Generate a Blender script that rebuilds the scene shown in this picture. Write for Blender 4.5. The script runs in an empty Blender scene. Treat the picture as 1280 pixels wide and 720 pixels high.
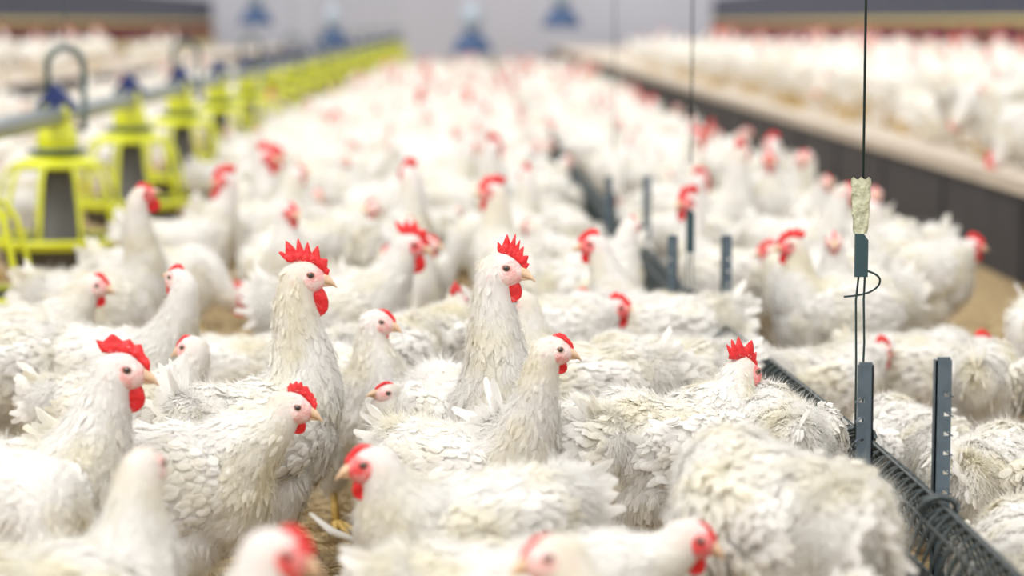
import bpy, bmesh, math, random
import numpy as np
from mathutils import Vector, Matrix, Euler

R = math.radians
rng = np.random.default_rng(7)
random.seed(7)
sc = bpy.context.scene
C = sc.collection

# ------------------------------------------------------------------ camera
FPX = 3022.0
CAM_H = 0.76
cd = bpy.data.cameras.new('camera')
cam = bpy.data.objects.new('camera', cd)
C.objects.link(cam)
cd.sensor_width = 36.0
cd.lens = FPX * 36.0 / 1280.0
cd.clip_start, cd.clip_end = 0.05, 300
cam.location = (0, 0, CAM_H)
cam.rotation_euler = (R(90 - 6.23), 0, -R(0.95))
cd.dof.use_dof = True
cd.dof.focus_distance = 3.12
cd.dof.aperture_fstop = 3.0
sc.camera = cam
CR = cam.rotation_euler.to_matrix()

# ------------------------------------------------------------------ light
w = bpy.data.worlds.new('barn_light')
sc.world = w
w.use_nodes = True
bg = w.node_tree.nodes['Background']
bg.inputs[0].default_value = (1.0, 0.985, 0.965, 1)
bg.inputs[1].default_value = 1.42
sd = bpy.data.lights.new('sun', 'SUN')
sd.energy = 2.0
sd.angle = R(35)
sd.color = (1.0, 0.98, 0.95)
so = bpy.data.objects.new('sun', sd)
so.rotation_euler = (R(28), R(-20), 0)
C.objects.link(so)
sc.view_settings.view_transform = 'Standard'
sc.view_settings.look = 'None'
sc.view_settings.gamma = 1.0
sc.view_settings.use_curve_mapping = False
sc.view_settings.exposure = 0.0


def at(u, v, d):
    """world point seen at pixel (u, v) at depth d along +Y"""
    r = CR @ Vector(((u - 640) / FPX, (360 - v) / FPX, -1))
    return Vector((0, 0, CAM_H)) + r * (d / r.y)


# ------------------------------------------------------------------ materials
def nodes_of(name):
    m = bpy.data.materials.new(name)
    m.use_nodes = True
    nt = m.node_tree
    return m, nt, nt.nodes['Principled BSDF']


def plain(name, col, rough=0.5, metal=0.0, var=0.12, scale=30.0, bump=0.0, coat=0.0, sss=0.0):
    m, nt, b = nodes_of(name)
    N, L = nt.nodes, nt.links
    tc = N.new('ShaderNodeTexCoord')
    no = N.new('ShaderNodeTexNoise')
    no.inputs['Scale'].default_value = scale
    no.inputs['Detail'].default_value = 4
    L.new(tc.outputs['Object'], no.inputs['Vector'])
    mx = N.new('ShaderNodeMix')
    mx.data_type = 'RGBA'
    mx.inputs[6].default_value = (*[c * (1 - var) for c in col], 1)
    mx.inputs[7].default_value = (*[min(1, c * (1 + var)) for c in col], 1)
    L.new(no.outputs['Fac'], mx.inputs[0])
    L.new(mx.outputs[2], b.inputs['Base Color'])
    b.inputs['Roughness'].default_value = rough
    b.inputs['Metallic'].default_value = metal
    b.inputs['Coat Weight'].default_value = coat
    if sss:
        b.inputs['Subsurface Weight'].default_value = sss
        b.inputs['Subsurface Radius'].default_value = (0.01, 0.003, 0.002)
        b.inputs['Subsurface Scale'].default_value = 1.0
    if bump:
        bp = N.new('ShaderNodeBump')
        bp.inputs['Strength'].default_value = bump
        bp.inputs['Distance'].default_value = 0.01
        L.new(no.outputs['Fac'], bp.inputs['Height'])
        L.new(bp.outputs[0], b.inputs['Normal'])
    return m


def feather_mat(name, white, stain, amount):
    m, nt, b = nodes_of(name)
    N, L = nt.nodes, nt.links
    tc = N.new('ShaderNodeTexCoord')
    oi = N.new('ShaderNodeObjectInfo')
    add = N.new('ShaderNodeVectorMath')
    add.operation = 'ADD'
    mul = N.new('ShaderNodeMath')
    mul.operation = 'MULTIPLY'
    mul.inputs[1].default_value = 37.0
    L.new(oi.outputs['Random'], mul.inputs[0])
    L.new(tc.outputs['Object'], add.inputs[0])
    L.new(mul.outputs[0], add.inputs[1])
    n1 = N.new('ShaderNodeTexNoise')
    n1.inputs['Scale'].default_value = 11.0
    n1.inputs['Detail'].default_value = 5
    L.new(add.outputs[0], n1.inputs['Vector'])
    rp = N.new('ShaderNodeValToRGB')
    rp.color_ramp.elements[0].position = 0.47
    rp.color_ramp.elements[0].color = (0, 0, 0, 1)
    rp.color_ramp.elements[1].position = 0.76
    rp.color_ramp.elements[1].color = (amount, amount, amount, 1)
    L.new(n1.outputs['Fac'], rp.inputs[0])
    mx = N.new('ShaderNodeMix')
    mx.data_type = 'RGBA'
    mx.inputs[6].default_value = (*white, 1)
    mx.inputs[7].default_value = (*stain, 1)
    L.new(rp.outputs[0], mx.inputs[0])
    L.new(mx.outputs[2], b.inputs['Base Color'])
    b.inputs['Roughness'].default_value = 0.85
    b.inputs['Specular IOR Level'].default_value = 0.15
    tr = N.new('ShaderNodeBsdfTranslucent')
    L.new(mx.outputs[2], tr.inputs[0])
    ms = N.new('ShaderNodeMixShader')
    ms.inputs[0].default_value = 0.42
    out = N['Material Output']
    L.new(b.outputs[0], ms.inputs[1])
    L.new(tr.outputs[0], ms.inputs[2])
    L.new(ms.outputs[0], out.inputs[0])
    return m


def blotch(name, ca, cb_, mid, scale):
    m, nt, b = nodes_of(name)
    N, L = nt.nodes, nt.links
    tc = N.new('ShaderNodeTexCoord')
    no = N.new('ShaderNodeTexNoise')
    no.inputs['Scale'].default_value = scale
    no.inputs['Detail'].default_value = 6
    L.new(tc.outputs['Object'], no.inputs['Vector'])
    rp = N.new('ShaderNodeValToRGB')
    rp.color_ramp.elements[0].position, rp.color_ramp.elements[0].color = mid - 0.15, (*ca, 1)
    rp.color_ramp.elements[1].position, rp.color_ramp.elements[1].color = mid + 0.15, (*cb_, 1)
    L.new(no.outputs['Fac'], rp.inputs[0])
    L.new(rp.outputs[0], b.inputs['Base Color'])
    b.inputs['Roughness'].default_value = 0.55
    b.inputs['Subsurface Weight'].default_value = 0.12
    b.inputs['Subsurface Radius'].default_value = (0.01, 0.003, 0.002)
    b.inputs['Subsurface Scale'].default_value = 1.0
    v = N.new('ShaderNodeTexVoronoi')
    v.inputs['Scale'].default_value = 420
    L.new(tc.outputs['Object'], v.inputs['Vector'])
    bp = N.new('ShaderNodeBump')
    bp.inputs['Strength'].default_value = 0.5
    bp.inputs['Distance'].default_value = 0.002
    L.new(v.outputs['Distance'], bp.inputs['Height'])
    L.new(bp.outputs[0], b.inputs['Normal'])
    return m


M = dict(
    feather=feather_mat('white_feather', (0.93, 0.915, 0.885), (0.80, 0.72, 0.42), 0.5),
    comb=plain('red_comb', (0.70, 0.018, 0.022), 0.45, var=0.25, scale=90, bump=0.5, sss=0.15),
    face=blotch('pink_face_skin', (0.86, 0.66, 0.62), (0.80, 0.30, 0.28), 0.55, 70),
    redface=blotch('red_face_skin', (0.84, 0.42, 0.40), (0.72, 0.06, 0.06), 0.45, 70),
    beak=plain('horn_beak', (0.70, 0.48, 0.31), 0.35, var=0.3, scale=90),
    nostril=plain('nostril_dark', (0.10, 0.05, 0.03), 0.6),
    iris=plain('amber_iris', (0.16, 0.06, 0.025), 0.1, coat=1),
    pupil=plain('black_pupil', (0.006, 0.005, 0.005), 0.05, coat=1),
    leg=plain('yellow_leg_scale', (0.62, 0.42, 0.12), 0.5, var=0.3, scale=150, bump=0.6),
    yellow=plain('yellow_green_plastic', (0.70, 0.73, 0.015), 0.35, var=0.05, scale=8, coat=0.2),
    darkplastic=plain('dark_grey_plastic', (0.09, 0.085, 0.075), 0.5, var=0.3, scale=15),
    blue=plain('navy_blue_plastic', (0.008, 0.025, 0.13), 0.4),
    bellblue=plain('blue_drinker_plastic', (0.015, 0.055, 0.15), 0.45),
    paleblue=plain('pale_blue_plastic', (0.34, 0.40, 0.47), 0.5),
    pipe=plain('grey_pipe_plastic', (0.15, 0.185, 0.185), 0.35, var=0.12, scale=6, coat=0.2),
    hanger=plain('grey_green_hanger', (0.07, 0.10, 0.09), 0.5),
    steel=plain('dull_blue_steel', (0.10, 0.135, 0.165), 0.42, metal=0.45, var=0.3, scale=40, bump=0.15),
    grille=plain('dark_grille_wire', (0.035, 0.047, 0.047), 0.38, metal=0.3, var=0.3, scale=30),
    trough=plain('galvanised_trough', (0.10, 0.11, 0.11), 0.5, metal=0.5, var=0.3),
    cord=plain('dark_green_cord', (0.015, 0.035, 0.035), 0.6),
    block=plain('dark_teal_adjuster', (0.02, 0.055, 0.065), 0.5),
    tape=plain('cloudy_yellow_tape', (0.50, 0.51, 0.36), 0.3, var=0.35, scale=60, bump=0.8),
    slat=plain('beige_slat_board', (0.50, 0.43, 0.35), 0.8, var=0.22, scale=9, bump=0.3),
    board=plain('dark_grey_side_board', (0.030, 0.028, 0.033), 0.75, var=0.6, scale=7, bump=0.3),
    nestwood=plain('yellowed_nest_wood', (0.60, 0.52, 0.20), 0.7, var=0.25, scale=6),
    maroon=plain('maroon_curtain', (0.16, 0.03, 0.045), 0.8, var=0.4, scale=5),
    navy=plain('dark_navy_panel', (0.035, 0.04, 0.075), 0.7, var=0.4, scale=5),
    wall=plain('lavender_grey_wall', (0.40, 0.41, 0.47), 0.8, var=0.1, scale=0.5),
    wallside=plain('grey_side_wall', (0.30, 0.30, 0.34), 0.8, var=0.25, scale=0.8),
)


def litter_mat():
    m, nt, b = nodes_of('wood_shaving_litter')
    N, L = nt.nodes, nt.links
    tc = N.new('ShaderNodeTexCoord')
    n1 = N.new('ShaderNodeTexNoise')
    n1.inputs['Scale'].default_value = 55
    n1.inputs['Detail'].default_value = 8
    n1.inputs['Distortion'].default_value = 1.2
    L.new(tc.outputs['Object'], n1.inputs['Vector'])
    rp = N.new('ShaderNodeValToRGB')
    e = rp.color_ramp.elements
    e[0].position, e[0].color = 0.32, (0.16, 0.10, 0.045, 1)
    e[1].position, e[1].color = 0.70, (0.62, 0.48, 0.27, 1)
    k = e.new(0.5)
    k.color = (0.38, 0.27, 0.13, 1)
    L.new(n1.outputs['Fac'], rp.inputs[0])
    L.new(rp.outputs[0], b.inputs['Base Color'])
    b.inputs['Roughness'].default_value = 0.95
    bp = N.new('ShaderNodeBump')
    bp.inputs['Strength'].default_value = 1.0
    bp.inputs['Distance'].default_value = 0.015
    L.new(n1.outputs['Fac'], bp.inputs['Height'])
    L.new(bp.outputs[0], b.inputs['Normal'])
    return m


M['litter'] = litter_mat()
M['straw'] = plain('pale_straw_bits', (0.50, 0.385, 0.21), 0.8, var=0.5, scale=18)

# ------------------------------------------------------------------ mesh helpers


class MB:
    """collects vertices and faces (with a material slot) for ONE mesh"""

    def __init__(s):
        s.v, s.f, s.mi, s.n, s.nr = [], [], [], 0, {}

    def add(s, v, f, slot=0, nr=None):
        v = np.asarray(v, float).reshape(-1, 3)
        if nr is not None:
            s.nr[s.n] = nr
        s.v.append(v)
        f = np.asarray(f, int)
        if len(f):
            s.f.append((f + s.n, slot))
        s.n += len(v)
        return s

    def mesh(s, name, mats, smooth=True):
        me = bpy.data.meshes.new(name)
        V = np.concatenate(s.v) if s.v else np.zeros((0, 3))
        me.vertices.add(len(V))
        me.vertices.foreach_set('co', V.ravel())
        loops, starts, mi = [], [], []
        pos = 0
        for f, slot in s.f:
            k = f.shape[1]
            loops.append(f.ravel())
            starts.append(pos + np.arange(len(f)) * k)
            mi.append(np.full(len(f), slot))
            pos += f.size
        lo = np.concatenate(loops)
        st = np.concatenate(starts)
        me.loops.add(len(lo))
        me.loops.foreach_set('vertex_index', lo)
        me.polygons.add(len(st))
        me.polygons.foreach_set('loop_start', st)
        me.polygons.foreach_set('material_index', np.concatenate(mi))
        me.polygons.foreach_set('use_smooth', np.full(len(st), smooth))
        for m in mats:
            me.materials.append(m)
        me.update(calc_edges=True)
        me.validate()
        if s.nr and len(me.vertices) == len(V):
            NV = np.zeros((len(V), 3))
            me.vertices.foreach_get('normal', st2 := np.empty(len(V) * 3))
            NV[:] = st2.reshape(-1, 3)
            for k0, nn in s.nr.items():
                NV[k0:k0 + len(nn)] = nn
            NV /= np.linalg.norm(NV, axis=1)[:, None] + 1e-9
            me.normals_split_custom_set_from_vertices(NV.tolist())
        return me

    def box(s, lo, hi, slot=0, mat=None):
        x0, y0, z0 = lo
        x1, y1, z1 = hi
        v = np.array([(x, y, z) for x in (x0, x1) for y in (y0, y1) for z in (z0, z1)], float)
        if mat is not None:
            v = np.array([mat @ Vector(p) for p in v])
        f = [(0, 1, 3, 2), (4, 6, 7, 5), (0, 4, 5, 1), (2, 3, 7, 6), (0, 2, 6, 4), (1, 5, 7, 3)]
        return s.add(v, f, slot)

    def tube(s, pts, rad, seg=8, slot=0, closed=False, cap=True):
        P = np.asarray(pts, float)
        n = len(P)
        rad = np.full(n, rad) if np.isscalar(rad) else np.asarray(rad, float)
        T = np.gradient(P, axis=0) if not closed else np.roll(P, -1, 0) - np.roll(P, 1, 0)
        T /= np.linalg.norm(T, axis=1)[:, None] + 1e-12
        a = np.array([0, 0, 1.0]) if abs(T[0][2]) < 0.9 else np.array([1.0, 0, 0])
        U = []
        u = a - T[0] * (a @ T[0])
        for t in T:
            u = u - t * (u @ t)
            u /= np.linalg.norm(u) + 1e-12
            U.append(u.copy())
        U = np.array(U)
        W = np.cross(T, U)
        th = np.linspace(0, 2 * math.pi, seg, endpoint=False)
        ring = (np.cos(th)[None, :, None] * U[:, None] + np.sin(th)[None, :, None] * W[:, None]) * rad[:, None, None] + P[:, None]
        v = ring.reshape(-1, 3)
        i = np.arange(n if closed else n - 1)[:, None]
        j = np.arange(seg)[None]
        i2 = (i + 1) % n
        f = np.stack([i * seg + j, i * seg + (j + 1) % seg, i2 * seg + (j + 1) % seg, i2 * seg + j], -1).reshape(-1, 4)
        base = s.n
        s.add(v, f, slot)
        if cap and not closed:
            for k, r in ((0, 0), (n - 1, 1)):
                idx = np.arange(seg) + k * seg
                c = s.n
                s.add([P[k]], [], slot)
                tri = np.stack([idx + base, np.roll(idx, -1) + base, np.full(seg, c)], -1)
                s.f.append((tri, slot))
        return s

    def lathe(s, prof, seg=32, centre=(0, 0, 0), slot=0):
        th = np.linspace(0, 2 * math.pi, seg, endpoint=False)
        pr = np.asarray(prof, float)
        v = np.stack([pr[:, 0][:, None] * np.cos(th), pr[:, 0][:, None] * np.sin(th), np.repeat(pr[:, 1][:, None], seg, 1)], -1) + np.array(centre)
        n = len(pr)
        i = np.arange(n - 1)[:, None]
        j = np.arange(seg)[None]
        f = np.stack([i * seg + j, i * seg + (j + 1) % seg, (i + 1) * seg + (j + 1) % seg, (i + 1) * seg + j], -1).reshape(-1, 4)
        return s.add(v.reshape(-1, 3), f, slot)

    def ellipsoid(s, c, r, rot=None, slot=0, hi=False):
        B, F = ICO3 if hi else ICO2
        v = B * np.array(r)
        if rot is not None:
            v = v @ np.array(rot).T
        return s.add(v + np.array(c), F, slot)


def _ico(k):
    bm = bmesh.new()
    bmesh.ops.create_icosphere(bm, subdivisions=k, radius=1)
    v = np.array([x.co[:] for x in bm.verts])
    f = np.array([[y.index for y in x.verts] for x in bm.faces])
    bm.free()
    return v, f


ICO2, ICO3 = _ico(2), _ico(3)


def link(name, me, parent=None, loc=None):
    o = bpy.data.objects.new(name, me)
    C.objects.link(o)
    if parent is not None:
        o.parent = parent
    if loc is not None:
        o.location = loc
    return o


def tag(o, label=None, cat=None, group=None, kind=None):
    if label:
        o['label'] = label
    if cat:
        o['category'] = cat
    if group:
        o['group'] = group
    if kind:
        o['kind'] = kind
    return o


def empty(name, loc=(0, 0, 0), rz=0.0):
    o = bpy.data.objects.new(name, None)
    o.empty_display_size = 0.05
    o.location = loc
    o.rotation_euler = (0, 0, rz)
    C.objects.link(o)
    return o


def copy_tree(o, parent=None):
    c = o.copy()
    C.objects.link(c)
    if parent is not None:
        c.parent = parent
    for ch in list(o.children):
        copy_tree(ch, c)
    return c


def voxel(mb, size, smooth, fac=0.5):
    me = mb.mesh('tmp', [])
    o = bpy.data.objects.new('tmp', me)
    C.objects.link(o)
    r = o.modifiers.new('r', 'REMESH')
    r.mode = 'VOXEL'
    r.voxel_size = size
    sm = o.modifiers.new('s', 'SMOOTH')
    sm.factor = fac
    sm.iterations = smooth
    dg = bpy.context.evaluated_depsgraph_get()
    ev = o.evaluated_get(dg)
    em = ev.to_mesh()
    V = np.empty(len(em.vertices) * 3)
    em.vertices.foreach_get('co', V)
    Nn = np.empty(len(em.vertices) * 3)
    em.vertices.foreach_get('normal', Nn)
    lt = np.empty(len(em.loops), int)
    em.loops.foreach_get('vertex_index', lt)
    cnt = np.empty(len(em.polygons), int)
    em.polygons.foreach_get('loop_total', cnt)
    st = np.empty(len(em.polygons), int)
    em.polygons.foreach_get('loop_start', st)
    q = st[cnt == 4]
    F4 = np.stack([lt[q + k] for k in range(4)], -1) if len(q) else np.zeros((0, 4), int)
    ev.to_mesh_clear()
    bpy.data.objects.remove(o)
    bpy.data.meshes.remove(me)
    return V.reshape(-1, 3), Nn.reshape(-1, 3), F4


def feathers(mb, root, nrm, flow, Ln, Wd, lift, seg=4, curve=0.25, jag=0.18, slot=0, sink=0.002, tip=0.3, soft=0.85):
    n = len(root)
    Ln = np.broadcast_to(Ln, n)
    Wd = np.broadcast_to(Wd, n)
    lift = np.broadcast_to(lift, n)
    d = flow - nrm * np.sum(flow * nrm, 1)[:, None]
    d /= np.linalg.norm(d, axis=1)[:, None] + 1e-9
    a = rng.normal(0, 0.22, n)
    sd_ = np.cross(nrm, d)
    d = d * np.cos(a)[:, None] + sd_ * np.sin(a)[:, None]
    sd_ = np.cross(nrm, d)
    t = np.linspace(0, 1, seg + 1)
    prof = np.interp(t, [0, 0.15, 0.5, 0.8, 1], [0.35, 0.75, 1.0, 0.85, tip])
    pts = []
    for k in range(seg + 1):
        c = root - nrm * sink + d * (Ln * t[k])[:, None] + nrm * (Ln * (np.sin(lift) * t[k] - curve * np.sin(lift * 1.3) * t[k] ** 2))[:, None]
        hw = Wd * 0.5 * prof[k]
        for u in (-1, 0, 1):
            j = 1 + (rng.uniform(-jag, jag, n) if u else 0)
            lag = (rng.uniform(0, 0.12, n) * Ln) if u else 0
            pts.append(c + sd_ * (u * hw * j)[:, None] - nrm * (abs(u) * hw * 0.25)[:, None] - (d * np.reshape(lag, (-1, 1)) if u else 0))
    V = np.stack(pts, 1)
    m = V.shape[1]
    q = []
    for k in range(seg):
        for u in (0, 1):
            q.append((3 * k + u, 3 * k + u + 3, 3 * k + u + 4, 3 * k + u + 1))
    q = np.array(q)
    F = (np.arange(n) * m)[:, None, None] + q[None]
    nv = nrm + d * 0.12 + rng.normal(0, 0.10, (n, 3))
    NV = np.repeat(nv[:, None], m, 1)
    NV[:, 0::3] -= sd_[:, None] * 0.22
    NV[:, 2::3] += sd_[:, None] * 0.22
    mb.add(V.reshape(-1, 3), F.reshape(-1, 4), slot, nr=NV.reshape(-1, 3))


def strands(mb, root, nrm, flow, Ln, Wd, lift, slot=0):
    n = len(root)
    d = flow - nrm * np.sum(flow * nrm, 1)[:, None]
    d /= np.linalg.norm(d, axis=1)[:, None] + 1e-9
    jit = rng.normal(0, 0.45, (n, 3))
    d = d + jit
    sd_ = np.cross(nrm, d)
    sd_ /= np.linalg.norm(sd_, axis=1)[:, None] + 1e-9
    tip = root + d * (Ln * np.cos(lift))[:, None] + nrm * (Ln * np.sin(lift))[:, None]
    V = np.stack([root + sd_ * (Wd / 2)[:, None] - nrm * 0.001, root - sd_ * (Wd / 2)[:, None] - nrm * 0.001, tip], 1)
    F = np.arange(n * 3).reshape(n, 3)
    mb.add(V.reshape(-1, 3), F, slot, nr=np.repeat(nrm + rng.normal(0, 0.1, (n, 3)), 3, 0))


# ------------------------------------------------------------------ chicken
def hermite(p0, p1, m0, m1, n):
    t = np.linspace(0, 1, n)[:, None]
    return (2 * t**3 - 3 * t**2 + 1) * p0 + (t**3 - 2 * t**2 + t) * m0 + (-2 * t**3 + 3 * t**2) * p1 + (t**3 - t**2) * m1


HEADK = 1.0
TS = np.array([0.84, 0.87, 0.96])


def chicken_meshes(hx=0.12, hy=0.0, hz=0.38, hyaw=0.0, hpitch=0.0, comb=0.4, wattle=0.5, sit=False,
                   tail=1.0, red=False, lod=0, male=False, fluff=1.0, cback=None):
    """returns {part: mesh} and head matrix; local x = forward"""
    A = np.array
    dz = -0.085 if sit else 0.0
    vs = (0.0055, 0.008, 0.015)[lod]
    mb = MB()
    S = []   # samples: centre, radii, flow, feather length, fluffiness

    trunk = [True]

    def put(c, r, flow, L, fl):
        if trunk[0]:
            c, r = c * TS, tuple(np.array(r) * TS)
        mb.ellipsoid(c, r)
        S.append((np.array(c, float), np.array(flow, float), L, fl, min(r)))

    # --- trunk
    put(A([-0.135, 0, 0.235 + dz]), (0.050, 0.052, 0.052), (-0.5, 0, -0.85), 0.038, 1.0)
    put(A([-0.105, 0, 0.225 + dz]), (0.070, 0.070, 0.070), (-0.6, 0, -0.7), 0.038, 0.7)
    put(A([-0.105, 0, 0.175 + dz]), (0.060, 0.066, 0.058), (-0.6, 0, -0.9), 0.040, 1.0)
    put(A([-0.055, 0, 0.210 + dz]), (0.085, 0.086, 0.082), (-1, 0, -0.1), 0.036, 0.3)
    put(A([0.0, 0, 0.205 + dz]), (0.095, 0.092, 0.090), (-1, 0, -0.25), 0.034, 0.2)
    put(A([0.055, 0, 0.205 + dz]), (0.080, 0.082, 0.085), (-0.8, 0, -0.7), 0.032, 0.3)
    put(A([0.0, 0, 0.155 + dz]), (0.085, 0.070, 0.055), (-0.9, 0, -0.5), 0.036, 0.7)
    # --- thighs
    for s in (-1, 1):
        for k in range(5):
            t = k / 4
            rr = 0.046 * (1 - t) + 0.022 * t
            zz = (0.145 + dz) * (1 - t) + max(0.082 + dz * 1.0, 0.03) * t
            put(A([0.005 - 0.02 * t, s * (0.045 + 0.003 * t), zz]), (rr, rr * 0.9, rr), (-0.4, 0, -1), 0.034, 1.0)
    # --- neck
    trunk[0] = False
    Sh = A([0.070, 0, 0.240 + dz]) * TS
    H = A([hx, hy, hz])
    yaw_t = math.atan2(hy, max(hx, 0.03)) if abs(hy) > 1e-6 else 0
    hd = A([math.cos(hyaw) * math.cos(hpitch), math.sin(hyaw) * math.cos(hpitch), math.sin(hpitch)])
    up_bias = A([0, 0, 1.0])
    dist = np.linalg.norm(H - Sh)
    reach = (H - Sh) / dist
    m0 = A([0.55, 0, 0.75]) * dist * 1.1
    m1 = (reach * 0.7 + A([0.1, 0, 0.55 if hz > 0.25 + dz else -0.1])) * dist * 0.9
    nb = H - hd * 0.010 - A([0, 0, 0.012])
    P = hermite(Sh, nb, m0, m1, 14)
    big = 1.12 if male else 1.0
    rad = np.interp(np.linspace(0, 1, 14), [0, 0.25, 0.6, 1], [0.058, 0.047, 0.034, 0.0225]) * big
    T = np.gradient(P, axis=0)
    T /= np.linalg.norm(T, axis=1)[:, None]
    for k in range(14):
        L = np.interp(k / 13, [0, 0.5, 1], [0.034, 0.028, 0.013]) * (1.25 if male else 1)
        put(P[k], (rad[k],) * 3, -T[k] + A([0, 0, -0.05]), L, 0.15 if k > 2 else 0.3)
    # --- head frame
    X = hd
    Yv = np.cross([0, 0, 1.0], X)
    Yv /= np.linalg.norm(Yv)
    Z = np.cross(X, Yv)
    RM = np.stack([X, Yv, Z], 1)
    hk = HEADK * (1.14 if male else 1.0)

    def hp(p):
        return H + RM @ (A(p) * hk)

    mb.ellipsoid(H, A([0.0245, 0.0182, 0.0205]) * hk, RM)
    S.append((H - X * 0.004, -X * 0.8 - Z * 0.6, 0.009, 0.1, 0.02))
    mb.ellipsoid(hp((-0.008, 0, -0.004)), A([0.022, 0.018, 0.021]) * hk, RM)
    S.append((hp((-0.008, 0, -0.004)), -X * 0.5 - Z * 0.8, 0.011, 0.1, 0.02))
    mb.ellipsoid(hp((0.010, 0, -0.006)), A([0.017, 0.013, 0.013]) * hk, RM)
    V, Nn, F = voxel(mb, vs, (5, 4, 2)[lod])
    # lumpy plumage relief
    if lod < 2:
        ph = rng.uniform(0, 6, 3)
        lump = np.sin(V[:, 0] * 90 + ph[0]) * np.sin(V[:, 1] * 80 + ph[1]) * np.sin(V[:, 2] * 85 + ph[2])
        away = np.clip(np.linalg.norm(V - H, axis=1) / 0.12 - 0.4, 0, 1)
        V = V + Nn * (lump * 0.0035 * away)[:, None]
    mb = MB()
    mb.add(V, F, nr=Nn)
    if lod < 2:
        C0 = np.stack([s[0] for s in S])
        FL = np.stack([s[1] for s in S])
        LN = A([s[2] for s in S])
        FU = A([s[3] for s in S])
        RR = A([s[4] for s in S])
        n = (8500, 1300)[lod]
        # vertex weights even out density (voxel mesh is uniform)
        pick = rng.choice(len(V), n)
        V0, N0 = V[pick] + rng.normal(0, vs * 0.4, (n, 3)), Nn[pick]
        dd = np.linalg.norm(V0[:, None] - C0[None], axis=2) - RR[None]
        near = np.argmin(dd, 1)
        fl = FL[near] + rng.normal(0, 0.12, (n, 3))
        Ln = LN[near] * rng.uniform(0.4, 0.9, n) * (0.72, 1.1)[lod]
        fu = FU[near] * fluff
        q = (V0 - H) @ RM / hk
        face = (q[:, 0] > 0.0045) & (np.abs(q[:, 1]) < 0.03) & (q[:, 2] < 0.017) & (q[:, 2] > -0.030)
        thigh = V0[:, 2] < (0.045 if not sit else 0.01)
        ok = ~face & ~thigh
        lift = R(3) + rng.uniform(0, 1, n) * R(7) + fu * rng.uniform(0, 1, n) * R(9)
        wk = (0.48, 0.6)[lod]
        if male:
            wk_arr = np.where(LN[near] > 0.02, wk, wk)
        hs = np.linalg.norm(V0 - H, axis=1) < 0.035
        lift = np.where(hs, R(4), lift)
        feathers(mb, V0[ok], N0[ok], fl[ok], Ln[ok], Ln[ok] * wk, lift[ok], seg=(3, 2)[lod])
        ns = (34000, 4500)[lod]
        pick = rng.choice(len(V), ns)
        V0, N0 = V[pick] + rng.normal(0, vs * 0.5, (ns, 3)), Nn[pick]
        near = np.argmin(np.linalg.norm(V0[:, None] - C0[None], axis=2) - RR[None], 1)
        q = (V0 - H) @ RM / hk
        face = (q[:, 0] > 0.000) & (np.abs(q[:, 1]) < 0.03) & (q[:, 2] < 0.019) & (q[:, 2] > -0.030)
        ok = ~face
        Ls = LN[near] * rng.uniform(0.25, 0.6, ns) * (0.6 + 0.5 * FU[near])
        strands(mb, V0[ok], N0[ok], FL[near][ok], Ls[ok], np.full(ok.sum(), (0.0008, 0.0016)[lod]),
                (R(8) + rng.uniform(0, 1, ns) * R(18) + FU[near] * rng.uniform(0, 1, ns) * R(35))[ok])
    out = {}
    parts_mb = {'body': (mb, [M['feather']])}
    # --- tail
    tb = MB()
    nt_ = (26, 14, 5)[lod]
    k = np.arange(nt_)
    side = np.where(k % 2, 1, -1)
    fan = (k // 2) / max(1, (nt_ // 2 - 1))
    root = np.stack([-0.150 + 0 * k, side * (0.006 + 0.022 * fan), 0.262 + dz - 0.03 * fan], 1)
    el = np.minimum(R(42) * tail, R(68)) * (1 - fan) + R(2) + rng.normal(0, 0.10, nt_)
    flow = np.stack([-np.cos(el), side * 0.35 * fan, np.sin(el)], 1)
    nr = np.stack([-np.sin(el) * 0.3, side * 1.0, 0.3 + 0 * el], 1)
    nr /= np.linalg.norm(nr, axis=1)[:, None]
    feathers(tb, root, nr, flow, rng.uniform(0.060, 0.090, nt_), (0.017, 0.022, 0.03)[lod], R(4), seg=6 if lod == 0 else 3, jag=0.25, tip=0.5)
    # fluffy saddle around the tail root
    if lod < 2:
        n2 = (1500, 170)[lod]
        u1, u2 = rng.uniform(0, 2 * math.pi, n2), rng.uniform(-0.2, 1, n2)
        nn = np.stack([-u2 * 0.8, np.cos(u1) * np.sqrt(1 - u2**2 * 0.9), np.sin(u1) * np.sqrt(1 - u2**2 * 0.9)], 1)
        nn /= np.linalg.norm(nn, axis=1)[:, None]
        rt = A([-0.150, 0, 0.238 + dz]) + nn * A([0.045, 0.047, 0.050])
        fl2 = A([-0.5, 0, -0.8]) + rng.normal(0, 0.2, (n2, 3))
        feathers(tb, rt, nn, fl2, rng.uniform(0.014, 0.030, n2), (0.0075, 0.013)[lod], R(3) + rng.uniform(0, R(8), n2), seg=(3, 2)[lod])
        n2 = (7000, 700)[lod]
        u1, u2 = rng.uniform(0, 2 * math.pi, n2), rng.uniform(-0.3, 1, n2)
        nn = np.stack([-u2 * 0.8, np.cos(u1) * np.sqrt(1 - u2**2 * 0.9), np.sin(u1) * np.sqrt(1 - u2**2 * 0.9)], 1)
        nn /= np.linalg.norm(nn, axis=1)[:, None]
        rt = A([-0.150, 0, 0.238 + dz]) + nn * A([0.045, 0.047, 0.050])
        strands(tb, rt, nn, A([-0.5, 0, -0.7]) + rng.normal(0, 0.3, (n2, 3)), rng.uniform(0.012, 0.030, n2), np.full(n2, (0.0010, 0.002)[lod]), R(8) + rng.uniform(0, R(35), n2))
        tb.ellipsoid((-0.150, 0, 0.238 + dz), (0.044, 0.046, 0.049))
    else:
        tb.ellipsoid((-0.160, 0, 0.245 + dz), (0.05, 0.035, 0.045))
    parts_mb['tail'] = (tb, [M['feather']])
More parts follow.
